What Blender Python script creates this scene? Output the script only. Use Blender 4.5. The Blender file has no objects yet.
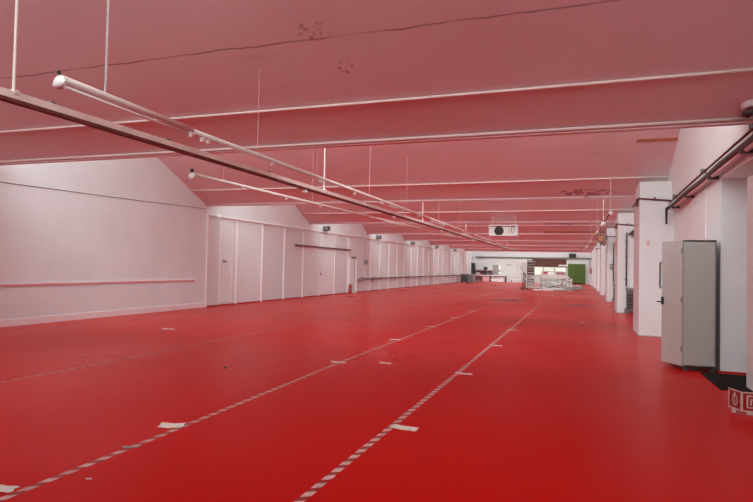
import bpy, bmesh, math, random
from mathutils import Vector, Matrix
random.seed(7)
C = bpy.context.scene.collection
PI = math.pi

# ------------------------------------------------------------------ materials
def new_mat(name):
    m = bpy.data.materials.new(name); m.use_nodes = True
    nt = m.node_tree
    return m, nt, nt.nodes['Principled BSDF']

def mat(name, col, rough=0.6, metal=0.0, var=0.06, scale=3.0, bump=0.0, spec=0.5):
    m, nt, b = new_mat(name)
    b.inputs['Roughness'].default_value = rough
    b.inputs['Metallic'].default_value = metal
    b.inputs['Specular IOR Level'].default_value = spec
    tc = nt.nodes.new('ShaderNodeTexCoord')
    n = nt.nodes.new('ShaderNodeTexNoise'); n.inputs['Scale'].default_value = scale; n.inputs['Detail'].default_value = 5
    nt.links.new(tc.outputs['Object'], n.inputs['Vector'])
    r = nt.nodes.new('ShaderNodeValToRGB')
    c = Vector(col)
    r.color_ramp.elements[0].position = 0.3; r.color_ramp.elements[1].position = 0.7
    r.color_ramp.elements[0].color = (*[max(0, x * (1 - var)) for x in c], 1)
    r.color_ramp.elements[1].color = (*[min(1, x * (1 + var)) for x in c], 1)
    nt.links.new(n.outputs['Fac'], r.inputs['Fac'])
    nt.links.new(r.outputs['Color'], b.inputs['Base Color'])
    if bump:
        bp = nt.nodes.new('ShaderNodeBump'); bp.inputs['Strength'].default_value = bump; bp.inputs['Distance'].default_value = 0.02
        nt.links.new(n.outputs['Fac'], bp.inputs['Height']); nt.links.new(bp.outputs['Normal'], b.inputs['Normal'])
    return m

class NT:                                   # tiny node helper
    def __init__(s, nt): s.nt = nt
    def n(s, t, **k):
        x = s.nt.nodes.new(t)
        for a, v in k.items(): setattr(x, a, v)
        return x
    def put(s, sock, v):
        if hasattr(v, 'is_linked') or hasattr(v, 'links'): s.nt.links.new(v, sock)
        else: sock.default_value = v
    def math(s, op, a, b=0.0, c=None, clamp=False):
        x = s.n('ShaderNodeMath', operation=op); x.use_clamp = clamp
        s.put(x.inputs[0], a); s.put(x.inputs[1], b)
        if c is not None: s.put(x.inputs[2], c)
        return x.outputs[0]
    def noise(s, vec, scale, detail=4, rough=0.55):
        x = s.n('ShaderNodeTexNoise'); x.inputs['Scale'].default_value = scale; x.inputs['Detail'].default_value = detail
        x.inputs['Roughness'].default_value = rough
        if vec is not None: s.put(x.inputs['Vector'], vec)
        return x.outputs['Fac']
    def mapr(s, v, a, b, c=0.0, d=1.0):
        x = s.n('ShaderNodeMapRange'); x.clamp = True
        s.put(x.inputs[0], v)
        for i, q in enumerate((a, b, c, d)): x.inputs[i + 1].default_value = q
        return x.outputs[0]
    def mix(s, f, a, b):
        x = s.n('ShaderNodeMix', data_type='RGBA')
        s.put(x.inputs[0], f)
        for i, v in ((6, a), (7, b)):
            if isinstance(v, tuple): x.inputs[i].default_value = (*v, 1)
            else: s.put(x.inputs[i], v)
        return x.outputs[2]
    def scalevec(s, vec, sc):
        x = s.n('ShaderNodeVectorMath', operation='MULTIPLY'); s.put(x.inputs[0], vec); x.inputs[1].default_value = sc
        return x.outputs[0]
    def blob(s, vec, centre, size):
        """1 in the centre of an ellipsoid, 0 at its rim"""
        a = s.n('ShaderNodeVectorMath', operation='SUBTRACT'); s.put(a.inputs[0], vec); a.inputs[1].default_value = centre
        b = s.n('ShaderNodeVectorMath', operation='DIVIDE'); s.put(b.inputs[0], a.outputs[0]); b.inputs[1].default_value = size
        l = s.n('ShaderNodeVectorMath', operation='LENGTH'); s.put(l.inputs[0], b.outputs[0])
        return s.mapr(l.outputs['Value'], 0.0, 1.0, 1.0, 0.0)

def floor_material():
    m, nt, b = new_mat('red_floor_paint'); h = NT(nt)
    co = h.n('ShaderNodeTexCoord').outputs['Object']
    big = h.noise(h.scalevec(co, (0.35, 0.16, 1)), 1.0, 5)
    fine = h.noise(co, 14, 6, 0.7)
    streak = h.noise(h.scalevec(co, (0.5, 3.0, 1)), 1.2, 5, 0.65)
    c = h.mix(h.mapr(big, 0.35, 0.68), FLOOR_A, FLOOR_B)
    c = h.mix(h.mapr(streak, 0.60, 0.80, 0, 0.30), c, FLOOR_C)
    # dark oily patches and a worn pale patch
    d1 = h.math('MULTIPLY', h.blob(co, (-3.05, 27.9, 0), (1.3, 1.7, 1)), h.mapr(fine, 0.2, 0.6))
    d2 = h.math('MULTIPLY', h.blob(co, (0.0, 26.3, 0), (1.0, 1.2, 1)), h.mapr(fine, 0.2, 0.6))
    d3 = h.math('MULTIPLY', h.blob(co, (-0.4, 17.0, 0), (2.8, 2.0, 1)), h.mapr(streak, 0.3, 0.7, 0, 0.5))
    d = h.math('MAXIMUM', h.math('MAXIMUM', d1, d2), d3)
    c = h.mix(h.math('MULTIPLY', d, 1.6, clamp=True), c, (0.10, 0.008, 0.006))
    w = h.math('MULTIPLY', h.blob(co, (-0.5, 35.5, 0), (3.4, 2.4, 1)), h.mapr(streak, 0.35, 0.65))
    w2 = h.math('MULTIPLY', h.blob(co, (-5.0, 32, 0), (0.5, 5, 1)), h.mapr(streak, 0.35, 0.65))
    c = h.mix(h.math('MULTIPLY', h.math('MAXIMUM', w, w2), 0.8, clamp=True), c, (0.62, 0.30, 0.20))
    # small pale specks
    v = h.n('ShaderNodeTexVoronoi'); v.inputs['Scale'].default_value = 0.9; h.put(v.inputs['Vector'], co)
    sp = h.mapr(v.outputs['Distance'], 0.012, 0.022, 0.6, 0.0)
    c = h.mix(sp, c, (0.60, 0.32, 0.28))
    h.put(b.inputs['Base Color'], c)
    h.put(b.inputs['Roughness'], h.mapr(h.math('ADD', big, h.math('MULTIPLY', fine, 0.3)), 0.4, 0.9, FLOOR_R[0], FLOOR_R[1]))
    b.inputs['Specular IOR Level'].default_value = FLOOR_S
    b.inputs['Sheen Weight'].default_value = 0.19; b.inputs['Sheen Roughness'].default_value = 0.17; b.inputs['Sheen Tint'].default_value = (1, 0.9, 0.85, 1)   # pale sheen stands in for the glare reflected off the far floor
    bp = h.n('ShaderNodeBump'); bp.inputs['Strength'].default_value = 0.05; bp.inputs['Distance'].default_value = 0.01
    h.put(bp.inputs['Height'], big); h.put(b.inputs['Normal'], bp.outputs[0])
    return m

def ceiling_material():
    m, nt, b = new_mat('ceiling_paint'); h = NT(nt)
    co = h.n('ShaderNodeTexCoord').outputs['Object']
    sx = h.n('ShaderNodeSeparateXYZ'); h.put(sx.inputs[0], co); X, Y, Z = sx.outputs
    n1 = h.noise(h.scalevec(co, (0.16, 0.35, 0.35)), 1.0, 4)
    n2 = h.noise(co, 5.0, 6, 0.7)
    c = h.mix(h.mapr(n1, 0.3, 0.7), CEIL_A, CEIL_B)
    # brownish water stains
    st = h.mapr(h.noise(h.scalevec(co, (0.35, 1.6, 1.6)), 1.3, 5, 0.6), 0.62, 0.78, 0, 0.35)
    c = h.mix(st, c, CEIL_C)
    # open panel seam in the first bay, wandering slightly, partly filled
    wob = h.math('MULTIPLY', h.math('SUBTRACT', h.noise(h.scalevec(co, (1.2, 0, 0)), 1.0, 3), 0.5), 0.10)
    dy = h.math('ABSOLUTE', h.math('SUBTRACT', h.math('SUBTRACT', Y, 6.34), wob))
    seam = h.math('MULTIPLY', h.mapr(dy, 0.006, 0.013, 1, 0), h.mapr(h.noise(h.scalevec(co, (0.6, 0, 0)), 1.0, 3), 0.40, 0.52, 0.15, 1))
    # flaking paint beside the seam
    bl = h.math('MAXIMUM', h.blob(co, (-3.1, 6.25, 4.42), (0.55, 0.35, 0.4)), h.blob(co, (-2.9, 6.85, 4.13), (0.28, 0.35, 0.35)))
    fl = h.mapr(h.math('MULTIPLY', h.mapr(bl, 0.0, 0.6), h.noise(co, 11.0, 6, 0.75)), 0.53, 0.60)
    bl2 = h.blob(co, (-0.6, 30.4, 3.9), (2.6, 1.1, 0.8))
    fl2 = h.mapr(h.math('MULTIPLY', h.mapr(bl2, 0.0, 0.6), h.noise(h.scalevec(co, (0.5, 3, 3)), 3.0, 5, 0.7)), 0.50, 0.58)
    bl3 = h.blob(co, (0.2, 15.7, 3.5), (1.6, 0.35, 0.4))
    fl3 = h.mapr(h.math('MULTIPLY', h.mapr(bl3, 0.0, 0.6), h.noise(co, 8.0, 5, 0.7)), 0.46, 0.52)
    k = h.math('MAXIMUM', h.math('MAXIMUM', seam, fl), h.math('MAXIMUM', fl2, fl3))
    c = h.mix(h.math('MULTIPLY', k, 0.72), c, (0.16, 0.045, 0.03))
    h.put(b.inputs['Base Color'], c)
    b.inputs['Roughness'].default_value = 0.55
    bp = h.n('ShaderNodeBump'); bp.inputs['Strength'].default_value = 0.12; bp.inputs['Distance'].default_value = 0.03
    h.put(bp.inputs['Height'], n2); h.put(b.inputs['Normal'], bp.outputs[0])
    return m

def panel_wall_material():
    m, nt, b = new_mat('panelled_wall_paint'); h = NT(nt)
    co = h.n('ShaderNodeTexCoord').outputs['Object']
    sx = h.n('ShaderNodeSeparateXYZ'); h.put(sx.inputs[0], co)
    i = h.math('FLOOR', h.math('DIVIDE', h.math('SUBTRACT', sx.outputs[1], 16.02), 1.775))
    w = h.n('ShaderNodeTexWhiteNoise', noise_dimensions='1D'); h.put(w.inputs['W'], i)
    low = h.mapr(sx.outputs[2], 3.02, 3.06, 1, 0)
    c = h.mix(h.math('MULTIPLY', w.outputs['Value'], low), WALL, (WALL[0] * 0.86, WALL[1] * 0.84, WALL[2] * 0.85))
    n = h.noise(co, 1.3, 5)
    c = h.mix(h.mapr(n, 0.35, 0.75, 0, 0.25), c, (WALL[0] * 0.9, WALL[1] * 0.86, WALL[2] * 0.85))
    h.put(b.inputs['Base Color'], c); b.inputs['Roughness'].default_value = 0.5
    return m

def tape_material(name, strength, period=0.158, phase=0.0):
    m, nt, b = new_mat(name); h = NT(nt)
    co = h.n('ShaderNodeTexCoord').outputs['Object']
    sx = h.n('ShaderNodeSeparateXYZ'); h.put(sx.inputs[0], co)
    t = h.math('FRACT', h.math('DIVIDE', h.math('ADD', h.math('ADD', sx.outputs[1], phase), h.math('MULTIPLY', sx.outputs[0], -0.7)), period))
    s = h.math('GREATER_THAN', t, 0.45)
    wear = h.mapr(h.noise(co, 6, 6, 0.7), 0.30, 0.55, 0.35, 1)
    c = h.mix(h.math('MULTIPLY', h.math('MULTIPLY', s, wear), strength), (0.30, 0.012, 0.008), (0.74, 0.52, 0.48))
    h.put(b.inputs['Base Color'], c); b.inputs['Roughness'].default_value = 0.45
    return m

def pad_material():
    m, nt, b = new_mat('paper_marker'); h = NT(nt)
    co = h.n('ShaderNodeTexCoord').outputs['Object']
    n = h.noise(co, 22, 4, 0.6)
    c = h.mix(h.mapr(n, 0.58, 0.66), (0.80, 0.76, 0.72), (0.45, 0.42, 0.40))
    n2 = h.noise(co, 9, 2)
    c = h.mix(h.mapr(n2, 0.56, 0.64, 0, 0.8), c, (0.78, 0.70, 0.25))
    h.put(b.inputs['Base Color'], c); b.inputs['Roughness'].default_value = 0.5
    return m

def pane_material():
    m = bpy.data.materials.new('clear_glass_pane'); m.use_nodes = True
    nt = m.node_tree; nt.nodes.clear()
    o = nt.nodes.new('ShaderNodeOutputMaterial'); t = nt.nodes.new('ShaderNodeBsdfTransparent'); g = nt.nodes.new('ShaderNodeBsdfGlossy')
    t.inputs[0].default_value = (0.95, 0.97, 0.96, 1); g.inputs['Roughness'].default_value = 0.05
    x = nt.nodes.new('ShaderNodeMixShader'); x.inputs[0].default_value = 0.06
    nt.links.new(t.outputs[0], x.inputs[1]); nt.links.new(g.outputs[0], x.inputs[2]); nt.links.new(x.outputs[0], o.inputs[0])
    return m

def emit(name, col, s):
    m, nt, b = new_mat(name)
    b.inputs['Base Color'].default_value = (*[c * 0.4 for c in col], 1); b.inputs['Emission Color'].default_value = (*col, 1)
    b.inputs['Emission Strength'].default_value = s
    return m

FLOOR_A = (0.57, 0.002, 0.0005); FLOOR_B = (0.50, 0.003, 0.001); FLOOR_C = (0.46, 0.022, 0.018)
FLOOR_R = (0.24, 0.40); FLOOR_S = 0.05
CEIL_A = (0.83, 0.68, 0.68); CEIL_B = (0.76, 0.50, 0.52); CEIL_C = (0.50, 0.25, 0.22)
WALL = (0.745, 0.815, 0.82)
EXPOSURE = 0.76
SKY = (0.93, 0.97, 1.0); SKY_S = 4.0

M = dict(
    floor=floor_material(), ceil=ceiling_material(), pwall=panel_wall_material(), pane=pane_material(), pad=pad_material(),
    wall=mat('white_wall_paint', WALL, 0.5, var=0.035, scale=0.9),
    wallr=mat('white_plaster', (0.77, 0.80, 0.80), 0.6, var=0.03, scale=2, bump=0.1),
    far=mat('far_wall_paint', (0.66, 0.68, 0.66), 0.5, var=0.03, scale=1),
    trim=mat('white_batten', (0.84, 0.79, 0.79), 0.4, var=0.03),
    lip=mat('pale_strip', (0.86, 0.74, 0.70), 0.4, var=0.05, scale=2),
    ledge=mat('pinkish_ledge', (0.72, 0.42, 0.44), 0.5),
    redbase=mat('red_skirting', (0.40, 0.02, 0.015), 0.5),
    roof=mat('roof_gravel', (0.32, 0.31, 0.30), 0.9, var=0.2, scale=8),
    conc=mat('grey_concrete', (0.4, 0.4, 0.39), 0.8),
    frame=mat('window_frame_paint', (0.55, 0.55, 0.54), 0.5),
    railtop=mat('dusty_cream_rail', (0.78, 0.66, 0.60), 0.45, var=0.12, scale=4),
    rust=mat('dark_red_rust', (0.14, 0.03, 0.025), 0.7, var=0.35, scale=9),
    cream=mat('cream_enamel', (0.72, 0.62, 0.58), 0.4, var=0.08, scale=5),
    white=mat('white_plastic', (0.86, 0.84, 0.82), 0.35, var=0.02),
    tube=mat('frosted_tube_glass', (0.82, 0.76, 0.74), 0.25, var=0.03),
    steel=mat('dull_steel', (0.50, 0.48, 0.47), 0.4, 0.7),
    grey=mat('grey_enamel', (0.43, 0.43, 0.40), 0.42, var=0.03, scale=3),
    grey2=mat('grey_enamel_door', (0.47, 0.47, 0.44), 0.42, var=0.03, scale=3),
    dark=mat('dark_metal', (0.045, 0.042, 0.042), 0.5, var=0.2),
    black=mat('black_plastic', (0.012, 0.012, 0.012), 0.5, var=0.2),
    mat=mat('black_mat_rubber', (0.018, 0.014, 0.012), 0.95, var=0.4, scale=60, spec=0.1),
    dgrey=mat('dark_grey_metal', (0.13, 0.13, 0.13), 0.5, var=0.15),
    brownpipe=mat('brown_pipe', (0.16, 0.10, 0.09), 0.45, var=0.2, scale=5),
    cable=mat('grey_cable', (0.10, 0.08, 0.075), 0.5, var=0.2, scale=9),
    red=mat('signal_red', (0.45, 0.012, 0.012), 0.4),
    signred=mat('sign_red', (0.30, 0.012, 0.012), 0.4),
    signw=mat('sign_white', (0.62, 0.47, 0.44), 0.5),
    brown=mat('brown_shutter', (0.10, 0.032, 0.022), 0.5, var=0.15, scale=4),
    green=mat('green_paint', (0.055, 0.115, 0.006), 0.5, var=0.08, scale=2),
    wood=mat('ochre_wood', (0.50, 0.22, 0.10), 0.6, var=0.2, scale=6),
    maroon=mat('maroon_board', (0.38, 0.10, 0.11), 0.6, var=0.1),
    pale=mat('pale_board', (0.72, 0.69, 0.63), 0.5, var=0.08, scale=4),
    pgrey=mat('pale_grey_metal', (0.50, 0.50, 0.46), 0.45, var=0.12, scale=5),
    mgrey=mat('mid_grey_metal', (0.30, 0.30, 0.28), 0.5, var=0.15, scale=5),
    gpipe=mat('grey_green_pipe', (0.22, 0.24, 0.20), 0.5, var=0.1),
    lit=emit('lit_window', (1.0, 0.97, 0.82), 0.42),
    tape=tape_material('striped_tape', 1.0), tape2=tape_material('worn_striped_tape', 0.8, phase=0.05),
    tape3=tape_material('faded_tape', 0.55), tape4=tape_material('rubbed_tape', 0.35),
)

# ------------------------------------------------------------------ mesh helpers
class MB:
    def __init__(s): s.bm = bmesh.new()
    def box(s, a, b, bev=0.0, rot=None, at=None):
        a = Vector(a); b = Vector(b); c = (a + b) / 2; d = b - a
        r = bmesh.ops.create_cube(s.bm, size=1)
        vs = r['verts']
        bmesh.ops.scale(s.bm, vec=Vector([abs(x) for x in d]), verts=vs)
        if bev:
            es = list({e for v in vs for e in v.link_edges})
            rr = bmesh.ops.bevel(s.bm, geom=es, offset=bev, segments=2, affect='EDGES', profile=0.5)
            vs = list({v for f in rr['faces'] for v in f.verts} | {v for v in vs if v.is_valid})
        bmesh.ops.translate(s.bm, vec=c, verts=vs)
        if rot is not None: bmesh.ops.rotate(s.bm, cent=Vector(at if at else c), matrix=rot, verts=vs)
        return s
    def tube(s, pts, r, seg=10, caps=True):
        pts = [Vector(p) for p in pts]
        rings = []
        up = None
        for i, p in enumerate(pts):
            t = (pts[min(i + 1, len(pts) - 1)] - pts[max(i - 1, 0)]).normalized()
            if up is None:
                up = Vector((0, 0, 1)) if abs(t.z) < 0.9 else Vector((1, 0, 0))
            x = t.cross(up)
            if x.length < 1e-4: x = t.cross(Vector((0, 1, 0)))
            x.normalize(); y = x.cross(t).normalized(); up = y
            rr = r[i] if isinstance(r, (list, tuple)) else r
            rings.append([s.bm.verts.new(p + rr * (math.cos(2 * PI * k / seg) * x + math.sin(2 * PI * k / seg) * y)) for k in range(seg)])
        for a, b in zip(rings, rings[1:]):
            for k in range(seg):
                s.bm.faces.new((a[k], a[(k + 1) % seg], b[(k + 1) % seg], b[k]))
        if caps:
            s.bm.faces.new(rings[0][::-1]); s.bm.faces.new(rings[-1])
        return s
    def poly(s, pts):
        s.bm.faces.new([s.bm.verts.new(Vector(p)) for p in pts]); return s
    def prism(s, pts, off):
        off = Vector(off)
        a = [s.bm.verts.new(Vector(p)) for p in pts]; b = [s.bm.verts.new(Vector(p) + off) for p in pts]
        s.bm.faces.new(a[::-1]); s.bm.faces.new(b)
        n = len(a)
        for k in range(n): s.bm.faces.new((a[k], a[(k + 1) % n], b[(k + 1) % n], b[k]))
        return s
    def rot(s, m, at=(0, 0, 0)):
        bmesh.ops.rotate(s.bm, cent=Vector(at), matrix=m, verts=s.bm.verts[:]); return s
    def build(s, name, m, parent=None, loc=(0, 0, 0), smooth=False):
        bmesh.ops.recalc_face_normals(s.bm, faces=s.bm.faces[:])
        me = bpy.data.meshes.new(name); s.bm.to_mesh(me); s.bm.free()
        if smooth:
            for p in me.polygons: p.use_smooth = len(p.vertices) == 4
        me.materials.append(m)
        o = bpy.data.objects.new(name, me); C.objects.link(o); o.location = loc
        if parent: o.parent = parent
        return o

def tag(o, label, cat, group=None):
    o['label'] = label; o['category'] = cat
    if group: o['group'] = group
    return o
def thing(name, label, cat, loc=(0, 0, 0), rz=0.0, group=None):
    o = bpy.data.objects.new(name, None); C.objects.link(o)
    o.location = loc; o.rotation_euler = (0, 0, rz); o.empty_display_size = 0.2
    return tag(o, label, cat, group)
def struct(o):
    o['kind'] = 'structure'; return o
def copy_tree(o, parent=None):
    c = o.copy(); C.objects.link(c)
    if parent: c.parent = parent
    for ch in list(o.children): copy_tree(ch, c)
    return c
def Rz(a): return Matrix.Rotation(a, 3, 'Z')
def Rx(a): return Matrix.Rotation(a, 3, 'X')
def Ry(a): return Matrix.Rotation(a, 3, 'Y')

# ------------------------------------------------------------------ the hall
XL, XR = -11.8, 2.05
P = 7.75; V0 = 8.17; ZV = 3.46; S = 0.48
YB, YF = -7.6, 68.0                         # back and far walls
valleys = [V0 + P * k for k in range(-2, 9)]  # -7.33 ... 70.17
def slope_z(y):                             # height of the ceiling at depth y
    k = math.ceil((y - V0) / P - 1e-6)
    return ZV + S * (V0 + P * k - y)

struct(MB().box((XL - 0.3, YB - 0.3, -0.2), (3.2, YF + 0.3, 0)).build('floor', M['floor']))

# sawtooth roof: one slab per bay with its gutter and its upright glazing
def gable(x0, x1, y0, y1, zb):
    """side-wall outline between y0 and y1 following the sawtooth"""
    pts = [(y0, zb), (y1, zb)]
    top = []
    for v in valleys:
        for y, z in ((v, ZV), (v + 0.05, ZV + S * P)):
            if y0 < y < y1: top.append((y, z))
    top = [(y0, slope_z(y0 + 0.06))] + top + [(y1, slope_z(y1))]
    return pts + top[::-1]
for k, v in enumerate(valleys):
    u = v - P
    if k > 0:
        zt = ZV + S * P
        struct(MB().prism([(XL - 0.2, u + 0.02, zt - S * 0.02), (XL - 0.2, v, ZV), (XL - 0.2, v, ZV + 0.10), (XL - 0.2, u + 0.02, zt + 0.10)], (XR + 0.6 - XL, 0, 0)).build('ceiling', M['ceil']))
        struct(MB().prism([(XL - 0.2, u - 0.1, zt + 0.14), (XL - 0.2, v - 0.02, ZV + 0.14), (XL - 0.2, v - 0.02, ZV + 0.18), (XL - 0.2, u - 0.1, zt + 0.18)], (XR + 0.6 - XL, 0, 0)).build('roof_deck', M['roof']))
    if v < YF:
        # pale pressed strip along the low edge with its dark underside gap, then the gutter curb under the glass
        sag = lambda x: -0.03 * math.sin(PI * (x - XL) / (XR - XL))
        xs = [XL + (XR - XL) * i / 12 for i in range(13)]
        struct(MB().tube([(x, v - 0.035, ZV - 0.012 + 0.3 * sag(x)) for x in xs], 0.022, 8).build('trim_low_edge', M['lip'] if k == 2 else M['ceil'], smooth=True))
        struct(MB().box((XL - 0.2, v, ZV - 0.06), (XR + 0.4, v + 0.12, ZV + 0.5)).build('gutter_beam', M['ceil']))
        ya = v - 0.79
        struct(MB().tube([(x, ya, slope_z(ya) - 0.02 + 0.6 * sag(x)) for x in xs], 0.020, 8).build('trim_high_strip', M['lip'] if k < 5 else M['ledge'], smooth=True))
        # glazing
        n = 10; w = (XR - XL) / n; z0 = ZV + 0.5; z1 = ZV + S * P - 0.05
        fr = MB()
        for i in range(n + 1): fr.box((XL + i * w - 0.03, v + 0.02, z0), (XL + i * w + 0.03, v + 0.10, z1))
        for z in (z0, (z0 + z1) / 2, z1): fr.box((XL, v + 0.025, z - 0.03), (XR, v + 0.095, z + 0.03))
        f = struct(fr.build('window_%d' % (k + 1), M['frame']))
        MB().box((XL, v + 0.055, z0), (XR, v + 0.063, z1)).build('pane', M['pane'], f)
        L = bpy.data.lights.new('daylight_portal', 'AREA'); L.shape = 'RECTANGLE'; L.size = XR - XL; L.size_y = z1 - z0
        L.cycles.is_portal = True
        lo = bpy.data.objects.new('daylight_portal', L); C.objects.link(lo)
        lo.location = ((XL + XR) / 2, v + 0.01, (z0 + z1) / 2); lo.rotation_euler = (PI / 2, 0, 0)          # faces +Y, into the bay

# left wall: smooth part, then panelled part
def side_wall(name, x, y0, y1, m, dx):
    pts = gable(0, 0, y0, y1, 0)
    return struct(MB().prism([(x, y, z) for y, z in pts], (dx, 0, 0)).build(name, m))
side_wall('wall_left', XL, YB, 16.0, M['wall'], -0.2)
side_wall('wall_left', XL - 0.01, 16.0, YF + 0.2, M['pwall'], -0.2)
struct(MB().box((XL - 0.1, YB, 0), (XL + 0.02, 16.0, 0.16), 0.005).build('baseboard_left', M['trim']))
struct(MB().box((XL - 0.1, 16.1, 0), (XL + 0.01, YF, 0.05)).build('baseboard_left', M['redbase']))
struct(MB().box((XL - 0.05, YB, 0.885), (XL + 0.03, 15.45, 0.93), 0.008).build('trim_ledge', M['ledge']))
struct(MB().box((XL - 0.05, YB, 0.93), (XL + 0.034, 15.45, 0.955), 0.005).build('trim_ledge_cap', M['trim']))
# battens on the panelled part, each its own strip
yb = [16.08 + 1.775 * i for i in range(29)]
for i, y in enumerate(yb):
    if 28.6 < y < 30.3 or y > YF - 0.5: continue
    struct(MB().box((XL - 0.05, y - 0.035, 0.0), (XL + 0.03, y + 0.035, 3.06 if i else 3.14), 0.006).build('trim_batten', M['trim']))

# right wall: lintel band, recess, piers
def wedge(name, x, y0, y1, zb, m, dx=0.25):
    pts = gable(0, 0, y0, y1, zb)
    return struct(MB().prism([(x, y, z) for y, z in pts], (dx, 0, 0)).build(name, m))
wedge('wall_right', XR, YB, YF + 0.2, 2.95, M['wallr'], 0.9)
struct(MB().box((XR, 9.86, 0), (XR + 0.9, 12.3, 2.95)).build('wall_right', M['wallr']))
struct(MB().box((XR + 0.05, 12.3, 0), (XR + 0.9, 14.7, 2.95)).build('wall_right', M['wallr']))
struct(MB().box((XR, 14.7, 0), (XR + 0.9, YF, 2.95)).build('wall_right', M['wallr']))
struct(MB().box((2.75, YB, 0), (2.95, 9.86, 2.95)).build('wall_right', M['wallr']))
struct(MB().box((2.13, YB, 0), (2.75, 8.78, 2.80), 0.01).build('wall_right', M['wallr']))
struct(MB().box((XR - 0.01, 9.845, 0), (2.75, 9.86, 0.035)).build('baseboard_right', M['redbase']))
struct(MB().box((XR - 0.012, 10.9, 2.1), (XR + 0.01, 10.93, 2.95)).build('trim_joint', M['trim']))
# pillars
pillar_y = [14.66 + P * k for k in range(7)]
for k, y in enumerate(pillar_y):
    struct(MB().box((1.37, y, 0), (XR + 0.1, y + 1.42, 3.64), 0.008).build('pillar', M['wallr']))
    struct(MB().box((1.362, y - 0.008, 0), (XR, y + 1.43, 0.02)).build('baseboard_pillar', M['conc']))
# end walls: the far one has a hatch
HX0, HX1, HZ0, HZ1 = -4.95, -1.25, 1.0, 2.68
zt = slope_z(YF) + 0.2
for a, b in (((XL - 0.2, 0), (HX0, zt)), ((HX1, 0), (XR + 0.9, zt)), ((HX0, 0), (HX1, HZ0)), ((HX0, HZ1), (HX1, zt))):
    struct(MB().box((a[0], YF, a[1]), (b[0], YF + 0.2, b[1])).build('wall_far', M['far']))
struct(MB().box((XL - 0.2, YB - 0.2, 0), (XR + 0.9, YB, 8)).build('wall_back', M['wall']))
struct(MB().box((XL, YF - 0.02, 0), (XR, YF, 0.08)).build('baseboard_far', M['trim']))

# ------------------------------------------------------------------ camera and daylight
cam = bpy.data.cameras.new('camera'); cam.sensor_width = 36; cam.lens = 565.39 / 753 * 36; cam.clip_end = 200
co = bpy.data.objects.new('camera', cam); C.objects.link(co); bpy.context.scene.camera = co
vf, vl, pp, f = (577.5, 270.8), (-1212.0, 232.0), (376.5, 251.0), 565.389
dv = lambda v: Vector((v[0] - pp[0], -(v[1] - pp[1]), -f)).normalized()
yw = dv(vf); xw = -dv(vl); zw = xw.cross(yw)
co.matrix_world = Matrix((xw, yw, zw)).to_4x4()
co.location = (0, 0, 1.5)

w = bpy.data.worlds.new('overcast_sky'); bpy.context.scene.world = w; w.use_nodes = True
bg = w.node_tree.nodes['Background']; bg.inputs[0].default_value = (*SKY, 1); bg.inputs[1].default_value = SKY_S
vs = bpy.context.scene.view_settings
vs.view_transform = 'Standard'; vs.look = 'None'; vs.exposure = EXPOSURE; vs.gamma = 1; vs.use_curve_mapping = False
cy = bpy.context.scene.cycles
cy.max_bounces = 12; cy.diffuse_bounces = 8; cy.use_denoising = True; cy.sample_clamp_indirect = 8

# ------------------------------------------------------------------ floor markings
def tape(pts, w, m, label, cat='floor tape', group=None):
    bm = MB()
    for (xa, ya), (xb, yb) in zip(pts, pts[1:]):
        bm.poly([(xa - w / 2, ya, 0.0015), (xa + w / 2, ya, 0.0015), (xb + w / 2, yb, 0.0015), (xb - w / 2, yb, 0.0015)])
    return tag(bm.build('floor_tape', m), label, cat, group)
tape([(-1.66, -1.0), (-1.64, 4.0), (-1.60, 8), (-1.56, 15), (-1.55, 27.5)], 0.062, M['tape'], 'red and white striped floor tape nearest the pillars, running from the front to the pile')
tape([(-3.34, -1.0), (-3.37, 3.85), (-3.45, 8), (-3.42, 16), (-3.42, 27.0)], 0.062, M['tape2'], 'red and white striped floor tape passing beneath the hanging rails')
tape([(-6.60, -1.0), (-6.55, 5.0), (-6.50, 7), (-6.62, 10.6), (-6.75, 19.0)], 0.055, M['tape3'], 'worn pale striped floor tape, second from the white wall with the ledge')
tape([(-8.70, 3.0), (-8.67, 6.5), (-8.55, 10.2), (-8.60, 14.0)], 0.035, M['tape4'], 'faint rubbed floor tape closest to the wall with the ledge')

def pad(x, y, wx, wy, rz, label, m=None, curl=0.0, group=None):
    bm = MB(); n = 6
    g = [[bm.bm.verts.new((wx * (i / n - 0.5) + (0.014 * math.sin(j * 2.1) if i in (0, n) else 0), wy * (j / 3 - 0.5) + 0.006 * math.sin(i * 1.7), 0.002 + curl * (abs(i / n - 0.5) * 2) ** 3)) for i in range(n + 1)] for j in range(4)]
    for j in range(3):
        for i in range(n): bm.bm.faces.new((g[j][i], g[j][i + 1], g[j + 1][i + 1], g[j + 1][i]))
    r = bmesh.ops.extrude_face_region(bm.bm, geom=bm.bm.faces[:])
    bmesh.ops.translate(bm.bm, vec=(0, 0, 0.003), verts=[v for v in r['geom'] if isinstance(v, bmesh.types.BMVert)])
    o = bm.build('floor_marker', m or M['pad'], loc=(x, y, 0)); o.rotation_euler = (0, 0, rz)
    return tag(o, label, 'floor marker', group)
G1 = 'paper markers on the tape near the pillars'; G2 = 'paper markers on the tape under the rails'
pad(-1.50, 5.10, 0.25, 0.12, -0.12, 'white paper marker with yellow end on the tape at the front, nearest of all', curl=0.002, group=G1)
ords = ['second', 'third', 'fourth', 'fifth', 'sixth', 'seventh']
for i, (x, y, w_) in enumerate(((-1.51, 8.05, .24), (-1.49, 11.28, .24), (-1.51, 14.37, .24), (-1.55, 19.7, .26), (-1.52, 23.0, .24))):
    pad(x, y, w_, 0.10, 0.0, '%s white paper marker along the tape near the pillars, counted from the front' % ords[i], m=M['pale'], group=G1)
pad(-3.48, 4.30, 0.22, 0.15, 0.35, 'crumpled white paper with yellow corner on the tape under the rails', curl=0.008, group=G2)
pad(-3.50, 2.70, 0.16, 0.10, 0.2, 'white paper scrap beside the tape in the bottom corner', m=M['pale'], group=G2)
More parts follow.
